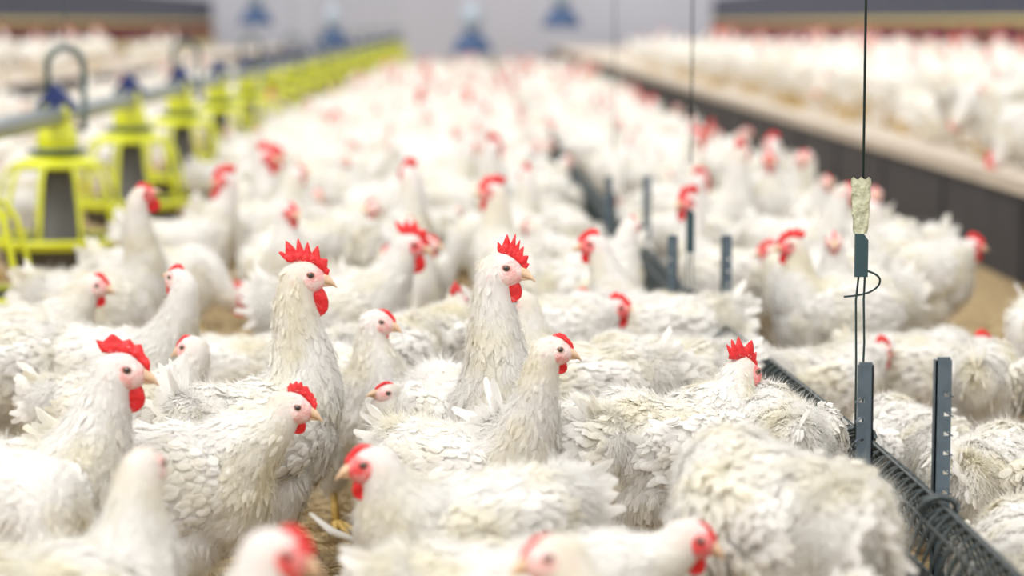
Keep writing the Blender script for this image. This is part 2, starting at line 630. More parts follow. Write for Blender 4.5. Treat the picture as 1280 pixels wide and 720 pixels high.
    # --- wings
    for s in (-1, 1):
        wb = MB()
        B, FF = ICO3 if lod == 0 else ICO2
        q = B.copy()
        x = q[:, 0]
        v = np.stack([x * 0.100, q[:, 1] * 0.020 * (1 - 0.25 * x * -1), q[:, 2] * 0.050 * (1 + 0.25 * x)], 1)
        v[:, 2] += -0.010 * x + 0.012 * x * x
        v[:, 1] += s * (0.080 - 0.030 * np.clip(-x, 0, 1) ** 1.5 - 0.018 * np.clip(x, 0, 1) ** 2)
        v += A([-0.030, 0, 0.222 + dz])
        wb.add(v, FF)
        if lod < 2:
            n3 = (800, 170)[lod]
            pk = rng.choice(len(B), n3)
            nn = B[pk] / A([0.1, 0.02, 0.05])
            nn /= np.linalg.norm(nn, axis=1)[:, None]
            okw = nn[:, 1] * s > -0.2
            rt = (v[pk] + rng.normal(0, 0.004, (n3, 3)) * A([1, 0.1, 1]))[okw]
            nn = nn[okw]
            m3 = okw.sum()
            tt = np.clip((0.05 - rt[:, 0]) / 0.16, 0, 1)
            feathers(wb, rt, nn, np.tile(A([-1, 0, -0.12]), (m3, 1)), 0.016 + 0.018 * tt, 0.009 + 0.004 * tt, R(4) + rng.uniform(0, R(6), m3), seg=(4, 2)[lod], jag=0.12, sink=-0.0025)
            ps = rng.choice(len(B), (2600, 300)[lod])
            nn = B[ps] / A([0.1, 0.02, 0.05])
            nn /= np.linalg.norm(nn, axis=1)[:, None]
            strands(wb, v[ps] + rng.normal(0, 0.004, (len(ps), 3)) * A([1, 0.1, 1]), nn, np.tile(A([-1, 0, -0.2]), (len(ps), 1)),
                    rng.uniform(0.006, 0.015, len(ps)), np.full(len(ps), (0.0011, 0.002)[lod]), R(6) + rng.uniform(0, R(16), len(ps)))
            n4 = (9, 6)[lod]
            kk = np.linspace(0, 1, n4)
            rt = np.stack([-0.045 - 0.05 * kk, np.full(n4, s * 0.084) - s * 0.016 * kk, 0.19 + dz + 0.045 * kk], 1)
            nn = np.tile(A([-0.15, s, 0.1]), (n4, 1))
            nn /= np.linalg.norm(nn, axis=1)[:, None]
            feathers(wb, rt, nn, np.tile(A([-1, -s * 0.30, 0.10]), (n4, 1)), 0.070, 0.016, R(2), seg=5, jag=0.06, sink=-0.002, tip=0.5)
        parts_mb['wing' + ('' if s > 0 else '#')] = (wb, [M['feather']])
    for nm in list(parts_mb):
        if nm != 'body':
            parts_mb[nm][0].v = [q_ * TS for q_ in parts_mb[nm][0].v]
    # --- face
    fb = MB()
    fb.ellipsoid(hp((0.0075, 0, -0.0035)), A([0.0200, 0.0193, 0.0178]) * hk, RM, hi=True)
    for s in (-1, 1):   # brow and ear lobe
        fb.ellipsoid(hp((-0.011, s * 0.0168, -0.009)), A([0.0040, 0.0030, 0.0058]) * hk, RM, slot=1)
    parts_mb['face'] = (fb, [M['redface'] if red else M['face'], M['redface']])
    # --- beak
    bb = MB()
    tt = np.linspace(0, 1, 7)
    for up in (1, 0):
        if up:
            cx = 0.019 + 0.0225 * tt
            cz = -0.0010 - 0.0105 * tt**2.4
            hw = 0.0076 * (1 - tt**2.2) + 0.0007
            hh = 0.0068 * (1 - tt**2.0) + 0.0007
        else:
            cx = 0.017 + 0.0185 * tt
            cz = -0.0088 - 0.0010 * tt
            hw = 0.0068 * (1 - tt**1.8) + 0.0004
            hh = 0.0028 * (1 - tt**1.8) + 0.0003
        th = np.linspace(0, 2 * math.pi, 12, endpoint=False)
        rings = []
        for i in range(7):
            for a in th:
                rings.append(hp((cx[i], hw[i] * math.cos(a), cz[i] + hh[i] * math.sin(a))))
        i = np.arange(6)[:, None]
        j = np.arange(12)[None]
        f = np.stack([i * 12 + j, i * 12 + (j + 1) % 12, (i + 1) * 12 + (j + 1) % 12, (i + 1) * 12 + j], -1).reshape(-1, 4)
        bb.add(np.array(rings), f)
    for s in (-1, 1):
        bb.ellipsoid(hp((0.0265, s * 0.0058, 0.0005)), A([0.0022, 0.0010, 0.0009]) * hk, RM, slot=1)
    parts_mb['beak'] = (bb, [M['beak'], M['nostril']])
    # --- eyes
    for s in (-1, 1):
        eb = MB()
        eb.ellipsoid(hp((0.0085, s * 0.0172, 0.0030)), A([0.0044, 0.0035, 0.0043]) * hk, RM, hi=(lod == 0))
        eb.ellipsoid(hp((0.0087, s * 0.0190, 0.0031)), A([0.0030, 0.0022, 0.0030]) * hk, RM, slot=1)
        if lod < 2:
            th = np.linspace(0, 2 * math.pi, 16, endpoint=False)
            ring = [hp((0.0085 + 0.0052 * math.cos(a), s * (0.0186 - 0.0012 * abs(math.cos(a))), 0.0030 + 0.0042 * math.sin(a))) for a in th]
            fb.tube(ring, 0.0009 * hk, 6, closed=True)
        parts_mb['eye' + ('' if s > 0 else '#')] = (eb, [M['iris'], M['pupil']])
    # --- comb
    if comb > 0:
        cb = MB()
        n = 61 if lod == 0 else 25
        t = np.linspace(0, 1, n)
        bx = np.interp(t, [0, 0.12, 0.35, 0.65, 0.85, 1], [0.029, 0.025, 0.014, -0.004, -0.014, -0.021])
        if cback is None:
            cback = 1.0 if comb > 0.55 else (0.45 if comb > 0.3 else 0.2)
        t0_ = t
        t = t * (0.5 + 0.5 * cback)
        bx = np.interp(t, [0, 0.12, 0.35, 0.65, 0.85, 1], [0.029, 0.025, 0.014, -0.004, -0.014, -0.021])
        bz = np.interp(t, [0, 0.12, 0.35, 0.65, 0.85, 1], [0.002, 0.009, 0.0165, 0.0185, 0.0175, 0.0175])
        ang = np.interp(t, [0, 0.3, 0.7, 1], [R(35), R(72), R(112), R(150)])
        env = np.interp(t, [0, 0.1, 0.35, 0.65, 0.9, 1], [0.0025, 0.007, 0.017, 0.023, 0.020, 0.005])
        t = t0_
        env = env if cback >= 1 else np.interp(t, [0, 0.1, 0.35, 0.75, 1], [0.003, 0.008, 0.014, 0.024, 0.008])
        ns = int(rng.integers(5, 8))
        warp = t + 0.03 * np.sin(t * 11 + rng.uniform(0, 6))
        ph_ = (warp * ns) % 1
        amp = rng.uniform(0.75, 1.2, ns + 2)[np.clip((warp * ns).astype(int), 0, ns + 1)]
        spike = 0.42 + 0.62 * amp * (1 - np.abs(2 * ph_ - 1)) ** 1.15
        spike = np.where(t > 0.97, 0.7, spike)
        h = env * (0.22 + 0.98 * comb) * (1 - comb * 0.9 + comb * 0.9 * spike) if comb > 0.3 else env * (0.06 + 0.9 * comb) * (0.8 + 0.2 * spike)
        rows = (0.0, 0.35, 0.7, 1.0)
        th_ = np.array([0.0034, 0.0026, 0.0017, 0.0005]) * (0.8 + 0.4 * comb)
        wob = 0.0022 * np.sin(t * 9 + rng.uniform(0, 6)) * comb
        g = []
        for s in (1, -1):
            for ri, rr in enumerate(rows):
                px = bx + np.cos(ang) * (h * rr) - (0.0015 if rr == 0 else 0) * np.cos(ang)
                pz = bz + np.sin(ang) * (h * rr) - (0.002 if rr == 0 else 0)
                py = s * th_[ri] + wob * rr
                g.append(np.stack([px, py, pz], 1))
        G = np.stack(g)   # 8 x n x 3
        Vc = H + (G.reshape(-1, 3) * hk) @ RM.T
        order = [0, 1, 2, 3, 7, 6, 5, 4]
        f = []
        for a_, b_ in zip(order, order[1:] + order[:1]):
            for i in range(n - 1):
                f.append((a_ * n + i, a_ * n + i + 1, b_ * n + i + 1, b_ * n + i))
        f.append((0 * n, 1 * n, 5 * n, 4 * n))
        f.append((1 * n, 2 * n, 6 * n, 5 * n))
        f.append((2 * n, 3 * n, 7 * n, 6 * n))
        e_ = n - 1
        for a_ in (0, 1, 2):
            f.append((a_ * n + e_, (a_ + 1) * n + e_, (a_ + 5) * n + e_, (a_ + 4) * n + e_))
        cb.add(Vc, f)
        parts_mb['comb'] = (cb, [M['comb']])
    # --- wattles (a joined pair)
    if wattle > 0:
        wb = MB()
        w_ = 0.35 + 0.80 * wattle
        B, FF = ICO3
        for s in (-1, 1):
            v = B * A([0.0135, 0.0026, 0.0150]) * w_
            v[:, 0] *= 1 + 0.25 * (-B[:, 2])
            v[:, 1] += s * 0.0018 * np.sin(B[:, 2] * 3)
            v += A([0.0135, s * 0.0050, -0.0140 - 0.0105 * w_])
            wb.add(H + (v * hk) @ RM.T, FF)
        parts_mb['wattle'] = (wb, [M['comb']])
    # --- legs
    if not sit:
        for s in (-1, 1):
            lb = MB()
            y = s * 0.048
            x0 = -0.017
            lb.tube([(x0, y, 0.100), (x0 + 0.004, y, 0.075), (x0 + 0.012, y, 0.045), (x0 + 0.018, y, 0.014)], [0.010, 0.0085, 0.0072, 0.009], 8)
            for a in (-28, 0, 28, 180):
                L = 0.05 if a != 180 else 0.022
                dx, dy = math.cos(R(a)), math.sin(R(a))
                bx_ = x0 + 0.018
                lb.tube([(bx_, y, 0.014), (bx_ + dx * L * 0.35, y + dy * L * 0.35, 0.012), (bx_ + dx * L * 0.75, y + dy * L * 0.75, 0.007),
                         (bx_ + dx * L, y + dy * L, 0.006), (bx_ + dx * (L + 0.009), y + dy * (L + 0.009), 0.002)], [0.0075, 0.0062, 0.0052, 0.004, 0.0012], 7)
            lb.v = [q_ * TS for q_ in lb.v]
            parts_mb['leg' + ('' if s > 0 else '#')] = (lb, [M['leg']])
    return parts_mb


def build(parts, as_one=False):
    if as_one:
        allm, mb = [], MB()
        for nm, (p, mats) in parts.items():
            off = len(allm)
            allm += mats
            base = mb.n
            V = np.concatenate(p.v)
            mb.v.append(V)
            mb.n += len(V)
            for f, s in p.f:
                mb.f.append((f + base, s + off))
        return mb.mesh('chicken', allm)
    return {nm: p.mesh(nm.rstrip('#'), mats) for nm, (p, mats) in parts.items()}


def chicken(meshes, loc, rz, sc_=1.0, name='chicken'):
    o = empty(name, loc, rz)
    o.scale = (sc_,) * 3
    for nm, me in meshes.items():
        link(nm.rstrip('#'), me, o)
    return o


SEE = [(68, 305, 6.6), (110, 305, 6.6), (20, 305, 6.6), (165, 245, 8.1), (232, 218, 9.5), (14, 380, 5.2),
       (1215, 330, 5.3), (1160, 330, 5.3), (880, 400, 4.4), (900, 415, 4.2), (940, 440, 3.9), (985, 470, 3.6)]      # heads and feeders the crowd must not hide
OCC = []      # occupied floor circles: x, y, radius


def hero(u, v, d, yaw, label, hx=0.12, hy=0.0, hyaw=0, hpitch=0, s=1.0, z0=0.0, name='chicken', lod=0, group=None, **k):
    """place by the pixel of the head"""
    p = at(u, v, d)
    SEE.append((u, v, d))
    hz = max((p.z - z0) / s, 0.03)
    a = R(yaw)
    rx = p.x - s * (hx * math.cos(a) - hy * math.sin(a))
    ry = p.y - s * (hx * math.sin(a) + hy * math.cos(a))
    ms = build(chicken_meshes(hx=hx, hy=hy, hz=hz, hyaw=R(hyaw), hpitch=R(hpitch), lod=lod, **k))
    o = chicken(ms, (rx, ry, z0), a, s, name)
    tag(o, label, 'chicken', group)
    for t in (-0.08, 0.05):
        OCC.append((rx + t * math.cos(a), ry + t * math.sin(a), 0.11))
    return o


def back(u, v, zb, yaw, label, s=1.0, hx=0.15, hz=0.18, lod=0, group=None, **k):
    """place by the pixel of the top of the back, zb = height of that back"""
    p0 = at(u, v, 1.0)
    zb = zb * 0.97
    d = (CAM_H - zb) / (CAM_H - p0.z)
    p = at(u, v, d)
    a = R(yaw)
    ms = build(chicken_meshes(hx=hx, hz=hz, lod=lod, **k))
    o = chicken(ms, (p.x, p.y, 0), a, s)
    tag(o, label, 'chicken', group)
    for t in (-0.08, 0.05):
        OCC.append((p.x + t * math.cos(a), p.y + t * math.sin(a), 0.11))
    return o


# ------------------------------------------------------------------ setting
def struct(name, mb, mat, smooth=False):
    o = link(name, mb.mesh(name, [mat], smooth))
    o['kind'] = 'structure'
    return o


g = MB()
nx, ny = 2, 2
g.box((-9, -2, -0.2), (9, 52, 0.0))
struct('floor', g, M['litter'])
g = MB()
g.box((-9, 50, 0), (9, 50.2, 3.2))
struct('wall_back', g, M['wall'])
for nm, x0, x1 in (('wall_left', -9.2, -9), ('wall_right', 9, 9.2)):
    g = MB()
    g.box((x0, -2, 0), (x1, 50, 3.2))
    struct(nm, g, M['wallside'])

# loose wood shavings where the floor shows between the birds
g = MB()
n = 14000
px = rng.uniform(-1.2, 1.5, n)
py = 1.8 + 4.2 * rng.uniform(0, 1, n) ** 1.3
an = rng.uniform(0, math.pi, n)
L_ = rng.uniform(0.004, 0.017, n)
W_ = rng.uniform(0.001, 0.0035, n)
zz = rng.uniform(0.001, 0.012, n)
dx, dy = np.cos(an), np.sin(an)
tz = rng.uniform(-0.3, 0.3, n) * L_
V = np.stack([np.stack([px + sx * dx * L_ - sy * dy * W_, py + sx * dy * L_ + sy * dx * W_, zz + sx * tz + 0.003 * (1 - abs(sx)) + 0.002 * sy], 1)
              for sx in (-1, 0, 1) for sy in (-1, 1)], 1)
F = (np.arange(n) * 6)[:, None, None] + np.array([(0, 2, 3, 1), (2, 4, 5, 3)])[None]
g.add(V.reshape(-1, 3), F.reshape(-1, 4))
o = link('wood_shavings', g.mesh('wood_shavings', [M['straw']]))
tag(o, 'loose pale wood shavings covering the barn floor between the birds', 'litter', kind='stuff')
# the pale bent feather quill lying on the litter
g = MB()
a0, a1, a2 = at(388, 655, 3.62), at(415, 676, 3.50), at(462, 690, 3.42)
g.tube([(a0.x, a0.y, 0.02), (a1.x, a1.y, 0.018), (a2.x, a2.y, 0.014)], [0.003, 0.006, 0.004], 8)
o = link('fallen_feather', g.mesh('fallen_feather', [M['feather']]))
tag(o, 'pale fallen feather lying on the litter behind the orange legs', 'feather')

PLAT = 0.30
PX = 1.62


def platform(name, x0, x1, y0, y1, label, inner, lip='slat'):
    r = empty(name, (0, 0, 0))
    tag(r, label, 'platform')
    s = MB()
    s.box((x0, y0, PLAT - 0.03), (x1, y1, PLAT))
    link('deck', s.mesh('deck', [M['slat']], False), r)
    e = MB()
    xe = x0 if inner > 0 else x1
    e.box((xe - 0.025, y0, PLAT - 0.035), (xe + 0.03, y1, PLAT + 0.008))
    link('edge_lip', e.mesh('edge_lip', [M[lip]], False), r)
    b = MB()
    b.box((xe - 0.012, y0, 0.0), (xe + 0.012, y1, PLAT - 0.035))
    y = y0 + 0.4
    while y < min(y1, 26):       # battens nailed on the board
        b.box((xe - 0.022, y, 0.0), (xe + 0.022, y + 0.03, PLAT - 0.055))
        y += 1.2
    link('side_board', b.mesh('side_board', [M['board']], False), r)


platform('slatted_platform', PX, 6.2, 3.0, 49.5, 'raised slatted platform with dark side board on the right, birds on top', 1)
platform('slatted_platform', -6.2, -3.4, 8.0, 49.5, 'raised slatted platform in the far left background behind the feed pipe', -1, 'board')

# nest boxes along the back of both platforms
nb = empty('nest_box', (0, 0, PLAT))
tag(nb, 'x', 'nest box')
g = MB()
g.box((0, 0, 0.06), (0.6, 1.46, 0.50))
g.box((-0.02, 0, 0.48), (0.62, 1.46, 0.52))
link('cabinet', g.mesh('cabinet', [M['nestwood']], False), nb)
for y0, nm in ((0.05, 'a'), (0.76, 'b')):
    g = MB()
    ys = np.linspace(y0, y0 + 0.62, 24)
    zs = (0.19, 0.46)
    v = [(-0.012 - 0.012 * math.sin(i * 1.7), y, z) for z in zs for i, y in enumerate(ys)] + [(-0.004, y, z) for z in zs for y in ys]
    f = [(i, i + 1, 24 + i + 1, 24 + i) for i in range(23)] + [(48 + i, 72 + i, 72 + i + 1, 48 + i + 1) for i in range(23)]
    g.add(v, f)
    link('curtain', g.mesh('curtain', [M['maroon']]), nb)
g = MB()
g.tube([(-0.14, 0, 0.10), (-0.14, 1.46, 0.10)], 0.016, 8)
for y in (0.2, 1.26):
    g.tube([(-0.14, y, 0.10), (0.02, y, 0.10)], 0.010, 6)
link('perch', g.mesh('perch', [M['nestwood']]), nb)
g = MB()
g.box((0.0, 0, 0.52), (0.5, 1.46, 0.95))
link('upper_panel', g.mesh('upper_panel', [M['navy']], False), nb)
first = True
for side in (1, -1):
    for k in range(20):
        y = (15 if side > 0 else 19) + k * 1.5
        o = nb if first else copy_tree(nb)
        first = False
        if side > 0:
            o.location = (4.45, y, PLAT)
            o['label'] = 'blurred yellowish nest box with maroon curtains behind the right platform flock'
            o['group'] = 'nest boxes along the right platform'
        else:
            o.location = (-5.2, y + 1.46, PLAT)
            o.rotation_euler = (0, 0, math.pi)
            o['label'] = 'blurred nest box with maroon curtains behind the left platform flock'
            o['group'] = 'nest boxes along the left platform'

# ------------------------------------------------------------------ feeders
FX = -1.14
PZ = 0.51
fd = empty('pan_feeder', (0, 0, 0))
g = MB()     # pan
g.lathe([(0.0, 0.085), (0.10, 0.085), (0.145, 0.10), (0.165, 0.155), (0.172, 0.165), (0.160, 0.160), (0.14, 0.11), (0.09, 0.098), (0, 0.12)], 36)
link('pan', g.mesh('pan', [M['darkplastic']]), fd)
g = MB()     # drop tube flaring towards its foot
g.lathe([(0.036, 0.40), (0.038, 0.34), (0.046, 0.28), (0.060, 0.22), (0.085, 0.16), (0.095, 0.13), (0.03, 0.12)], 28)
link('drop_tube', g.mesh('drop_tube', [M['darkplastic']]), fd)
g = MB()     # cage
th = np.linspace(0, 2 * math.pi, 48, endpoint=False)
g.tube(np.stack([0.186 * np.cos(th), 0.186 * np.sin(th), 0.170 + 0 * th], 1), 0.0095, 8, closed=True)
g.tube(np.stack([0.184 * np.cos(th), 0.184 * np.sin(th), 0.158 + 0 * th], 1), 0.0055, 8, closed=True)
g.lathe([(0.040, 0.405), (0.075, 0.400), (0.108, 0.388), (0.118, 0.372), (0.112, 0.366), (0.104, 0.378), (0.07, 0.388), (0.04, 0.392)], 36)
for k in range(10):
    a = 2 * math.pi * (k + 0.3) / 10
    pr = [(0.108, 0.382), (0.130, 0.368), (0.148, 0.340), (0.163, 0.28), (0.176, 0.22), (0.186, 0.170)]
    g.tube([(r_ * math.cos(a), r_ * math.sin(a), z_) for r_, z_ in pr], [0.006, 0.006, 0.006, 0.006, 0.006, 0.007], 6)
link('cage', g.mesh('cage', [M['yellow']]), fd)
g = MB()
g.lathe([(0.045, 0.405), (0.080, 0.408), (0.084, 0.414), (0.080, 0.420), (0.045, 0.422)], 32)
link('shut_off_ring', g.mesh('shut_off_ring', [M['hanger']]), fd)
g = MB()     # yellow housing under the pipe
g.lathe([(0.0, 0.418), (0.056, 0.418), (0.057, 0.45), (0.050, 0.47), (0.044, 0.49), (0.0, 0.49)], 8)
for s in (-1, 1):
    g.box((s * 0.030 - 0.005, -0.024, 0.46), (s * 0.030 + 0.005, 0.024, 0.545))
g.box((-0.036, -0.032, 0.47), (0.036, 0.032, 0.492))
link('housing', g.mesh('housing', [M['yellow']], False), fd)
g = MB()     # blue roof-shaped clip on the pipe
v = []
for y in (-0.026, 0.026):
    v += [(-0.054, y, 0.538), (0.0, y, 0.602), (0.054, y, 0.538), (0.046, y, 0.524), (0.0, y, 0.572), (-0.046, y, 0.524)]
f = [(0, 1, 7, 6), (1, 2, 8, 7), (2, 3, 9, 8), (3, 4, 10, 9), (4, 5, 11, 10), (5, 0, 6, 11), (0, 5, 4, 1), (1, 4, 3, 2), (6, 7, 10, 11), (7, 8, 9, 10)]
g.add(v, f[:10])
g.tube([(0, -0.027, 0.55), (0, 0.027, 0.55)], 0.018, 10)
link('clip', g.mesh('clip', [M['blue']], False), fd)
tag(fd, None, 'feeder')
ys = [5.25 + 1.42 * k for k in range(24)]
fl = ['yellow caged pan feeder cut off by the left edge, only its ring showing',
      'nearest whole yellow pan feeder, at the left edge under the grey hanger loop',
      'second whole yellow pan feeder along the pipe, above the upright red-wattled hen',
      'third whole yellow pan feeder along the pipe, beneath the second blurred hanger loop']
for i, y in enumerate(ys):
    o = fd if i == 0 else copy_tree(fd)
    o.location = (FX, y, 0)
    if i < len(fl):
        o['label'] = fl[i]
    else:
        o['label'] = 'blurred yellow pan feeder farther back in the row under the grey pipe'
        o['group'] = 'far pan feeders along the pipe'
g = MB()
g.tube([(FX, 2.0, PZ), (FX, 20, PZ), (FX, 40, PZ)], 0.0275, 20)
o = link('feed_pipe', g.mesh('feed_pipe', [M['pipe']]))
tag(o, 'grey feed pipe running above the yellow pan feeders', 'pipe')
hl = None
for i in range(1, 24, 2):
    if hl is None:
        hl = empty('pipe_hanger', (0, 0, 0))
        g = MB()
        t = np.linspace(0, math.pi, 14)
        pts = [(0.050, 0, -0.045)] + [(0.050 * math.cos(a), 0, 0.135 + 0.050 * math.sin(a)) for a in t] + [(-0.050, 0, -0.045)]
        g.tube(pts, 0.0095, 8)
        g.box((-0.052, -0.008, -0.045), (0.052, 0.008, -0.032))
        link('loop', g.mesh('loop', [M['hanger']]), hl)
        g = MB()
        g.tube([(0, 0, 0.18), (0, 0, 2.6)], 0.0022, 6)
        link('wire', g.mesh('wire', [M['cord']]), hl)
        o = hl
    else:
        o = copy_tree(hl)
    o.location = (FX + 0.015, ys[i] + 0.07, PZ)
    if i == 1:
        tag(o, 'nearest grey-green hanger loop on the feed pipe, beside the first blue clip', 'hanger')
    elif i == 3:
        tag(o, 'second grey hanger loop along the feed pipe, blurred', 'hanger')
    else:
        tag(o, 'faint blurred hanger loop far back along the feed pipe', 'hanger', 'far hangers on the feed pipe')

# hanging bell drinkers, far away and out of focus
bd = None
for (u, v, d, lb, sk) in ((590, 58, 21, 'blurred blue bell drinker hanging over the middle of the main flock', 1.0),
                          (416, 50, 19, 'blurred blue bell drinker just above the yellow feeders, left of centre', 0.7),
                          (320, 24, 22, 'blurred navy bell drinker hanging at the top edge, far left of centre', 0.9),
                          (702, 26, 20, 'blurred navy bell drinker hanging at the top edge, right of centre', 0.9)):
    if bd is None:
        bd = empty('bell_drinker')
        g = MB()
        g.lathe([(0.02, 0.13), (0.05, 0.12), (0.11, 0.09), (0.15, 0.03), (0.175, -0.04), (0.18, -0.06), (0.15, -0.06), (0.12, 0.0), (0.08, 0.01), (0, 0.02)], 28)
        link('bell', g.mesh('bell', [M['bellblue']]), bd)
        g = MB()
        g.lathe([(0, 0.36), (0.05, 0.35), (0.085, 0.31), (0.095, 0.24), (0.085, 0.16), (0.045, 0.12), (0, 0.12)], 24)
        link('tank', g.mesh('tank', [M['paleblue']]), bd)
        g = MB()
        g.tube([(0, 0, 0.35), (0, 0, 2.2)], 0.012, 8)
        link('hose', g.mesh('hose', [M['paleblue']]), bd)
        o = bd
    else:
        o = copy_tree(bd)
    o.location = at(u, v, d)
    o.scale = (sk,) * 3
    tag(o, lb, 'drinker')

# ------------------------------------------------------------------ grille feeder trough
RID = [(1.6, 0.53), (2.34, 0.522), (2.85, 0.513), (3.5, 0.485), (4.45, 0.430), (5.5, 0.415), (7.1, 0.400), (12, 0.37), (20, 0.33), (34, 0.27)]
RY, RXs = np.array([p[0] for p in RID]), np.array([p[1] for p in RID])


def gx(y):
    return float(np.interp(y, RY, RXs))


RZ = 0.225
tf = empty('track_feeder', (0, 0, 0))
tag(tf, 'long low feed trough under a dark rounded wire grille, running away through the flock', 'feeder')
g = MB()
yy = np.array([1.6, 2.34, 2.85, 3.5, 4.45, 5.5, 7.1, 12, 20, 34])
for (dx0, dx1, z0, z1) in ((-0.034, 0.034, 0.060, 0.064), (-0.037, -0.034, 0.060, 0.105), (0.034, 0.037, 0.060, 0.105)):
    v = []
    for y in yy:
        x = gx(y)
        v += [(x + dx0, y, z0), (x + dx1, y, z0), (x + dx1, y, z1), (x + dx0, y, z1)]
    m_ = len(yy)
    f = [(4 * i + a, 4 * i + (a + 1) % 4, 4 * i + 4 + (a + 1) % 4, 4 * i + 4 + a) for i in range(m_ - 1) for a in range(4)]
    g.add(v, f)
link('trough', g.mesh('trough', [M['trough']], False), tf)
g = MB()
# hoops: leaning arcs, two families crossing at the crown
prof = [(-0.052, 0.125), (-0.041, 0.165), (-0.026, 0.205), (-0.018, 0.220), (-0.008, 0.229), (0.0, 0.232),
        (0.008, 0.229), (0.018, 0.220), (0.026, 0.205), (0.041, 0.165), (0.052, 0.125)]
y = 1.7
while y < 9.0:
    st_ = 0.036 if y < 5 else 0.05
    for lean in (0.028, -0.028):
        pts = [(gx(y) + px_, y + lean * (px_ / 0.052), z_) for px_, z_ in prof]
        g.tube(pts, 0.0019 if y < 5 else 0.0024, 5, cap=False)
    y += st_
y = 9.0
while y < 30:
    g.tube([(gx(y) + px_, y, z_) for px_, z_ in prof], 0.004, 4, cap=False)
    y += 0.06
link('grille', g.mesh('grille', [M['grille']]), tf)
g = MB()
for px_, z_ in ((0.0, 0.233), (-0.020, 0.217), (0.020, 0.217), (-0.051, 0.128), (0.051, 0.128)):
    g.tube([(gx(y) + px_, y, z_) for y in np.linspace(1.6, 34, 90)], 0.0017, 6)
link('rail', g.mesh('rail', [M['grille']]), tf)
# binding knots where the ridge is tied
for yk in (2.62, 3.09, 4.7, 6.3):
    g = MB()
    th = np.linspace(0, 4 * math.pi, 26)
    x = gx(yk)
    g.tube(np.stack([x + 0.020 * np.cos(th), yk + 0.004 * (th / 3), 0.226 + 0.014 * np.sin(th)], 1), 0.0034, 6)
    link('binding', g.mesh('binding', [M['grille']]), tf)


def notched_post(name):
    """flat steel angle with tongue-shaped notches down one edge"""
    H_ = 0.366
    g = MB()
    wv, th = 0.0195, 0.0025
    half = wv / 2
    # face outline as strips so the notches are real holes
    zs = [0.0]
    notch = []
    z = 0.06
    while z < H_ - 0.03:
        notch.append(z)
        z += 0.0235
    prev = 0.0
    xn0, xn1 = 0.0035, 0.0085     # notch span from the edge
    for z in notch:
        g.box((-half, 0, prev), (half, th, z))
        g.box((-half, 0, z), (half - xn1, th, z + 0.005))
        g.box((half - xn0 * 0.6, 0, z), (half, th, z + 0.005))
        # the bent tongue
        m_ = Matrix.Translation((half - 0.003, -0.001, z + 0.003)) @ Matrix.Rotation(R(32), 4, 'Y')
        g.box((-0.006, -0.0015, -0.0009), (0.006, 0.001, 0.0009), mat=m_)
        prev = z + 0.005
    g.box((-half, 0, prev), (half, th, H_ - 0.003))
    g.box((-half + 0.002, 0, H_ - 0.003), (half - 0.002, th, H_))
    g.box((-half, 0, 0), (-half + th, 0.016, H_ - 0.004))      # the flange behind
    g.box((-half, -0.02, 0), (half, 0.03, 0.003))
    return g.mesh(name, [M['steel']], False)


pm = notched_post('notched_post')
plist = [(2.80, -0.050, True, 'left notched steel post of the nearest pair, hanging cords beside it'),
         (2.84, +0.052, False, 'right notched steel post of the nearest pair, behind the wire grille'),
         (4.52, -0.052, True, 'left post of the second pair, short and blurred'),
         (4.52, +0.050, False, 'right post of the second pair, tall and dark behind the grille'),
         (6.3, -0.05, True, 'left post of the third, faint blurred pair along the grille'),
         (6.3, +0.05, False, 'right post of the third, faint blurred pair along the grille')]
for i, (y, dx_, flip, lb) in enumerate(plist):
    o = link('notched_post', pm)
    o.location = (gx(y) + dx_, y, 0)
    if flip:
        o.scale = (-1, 1, 1)
    tag(o, lb, 'post')
# exact near pair: match the photo's columns
bpy.data.objects['notched_post'].location.x = (1088 - 590) * 2.80 / FPX
bpy.data.objects['notched_post.001'].location.x = (1187 - 590) * 2.84 / FPX


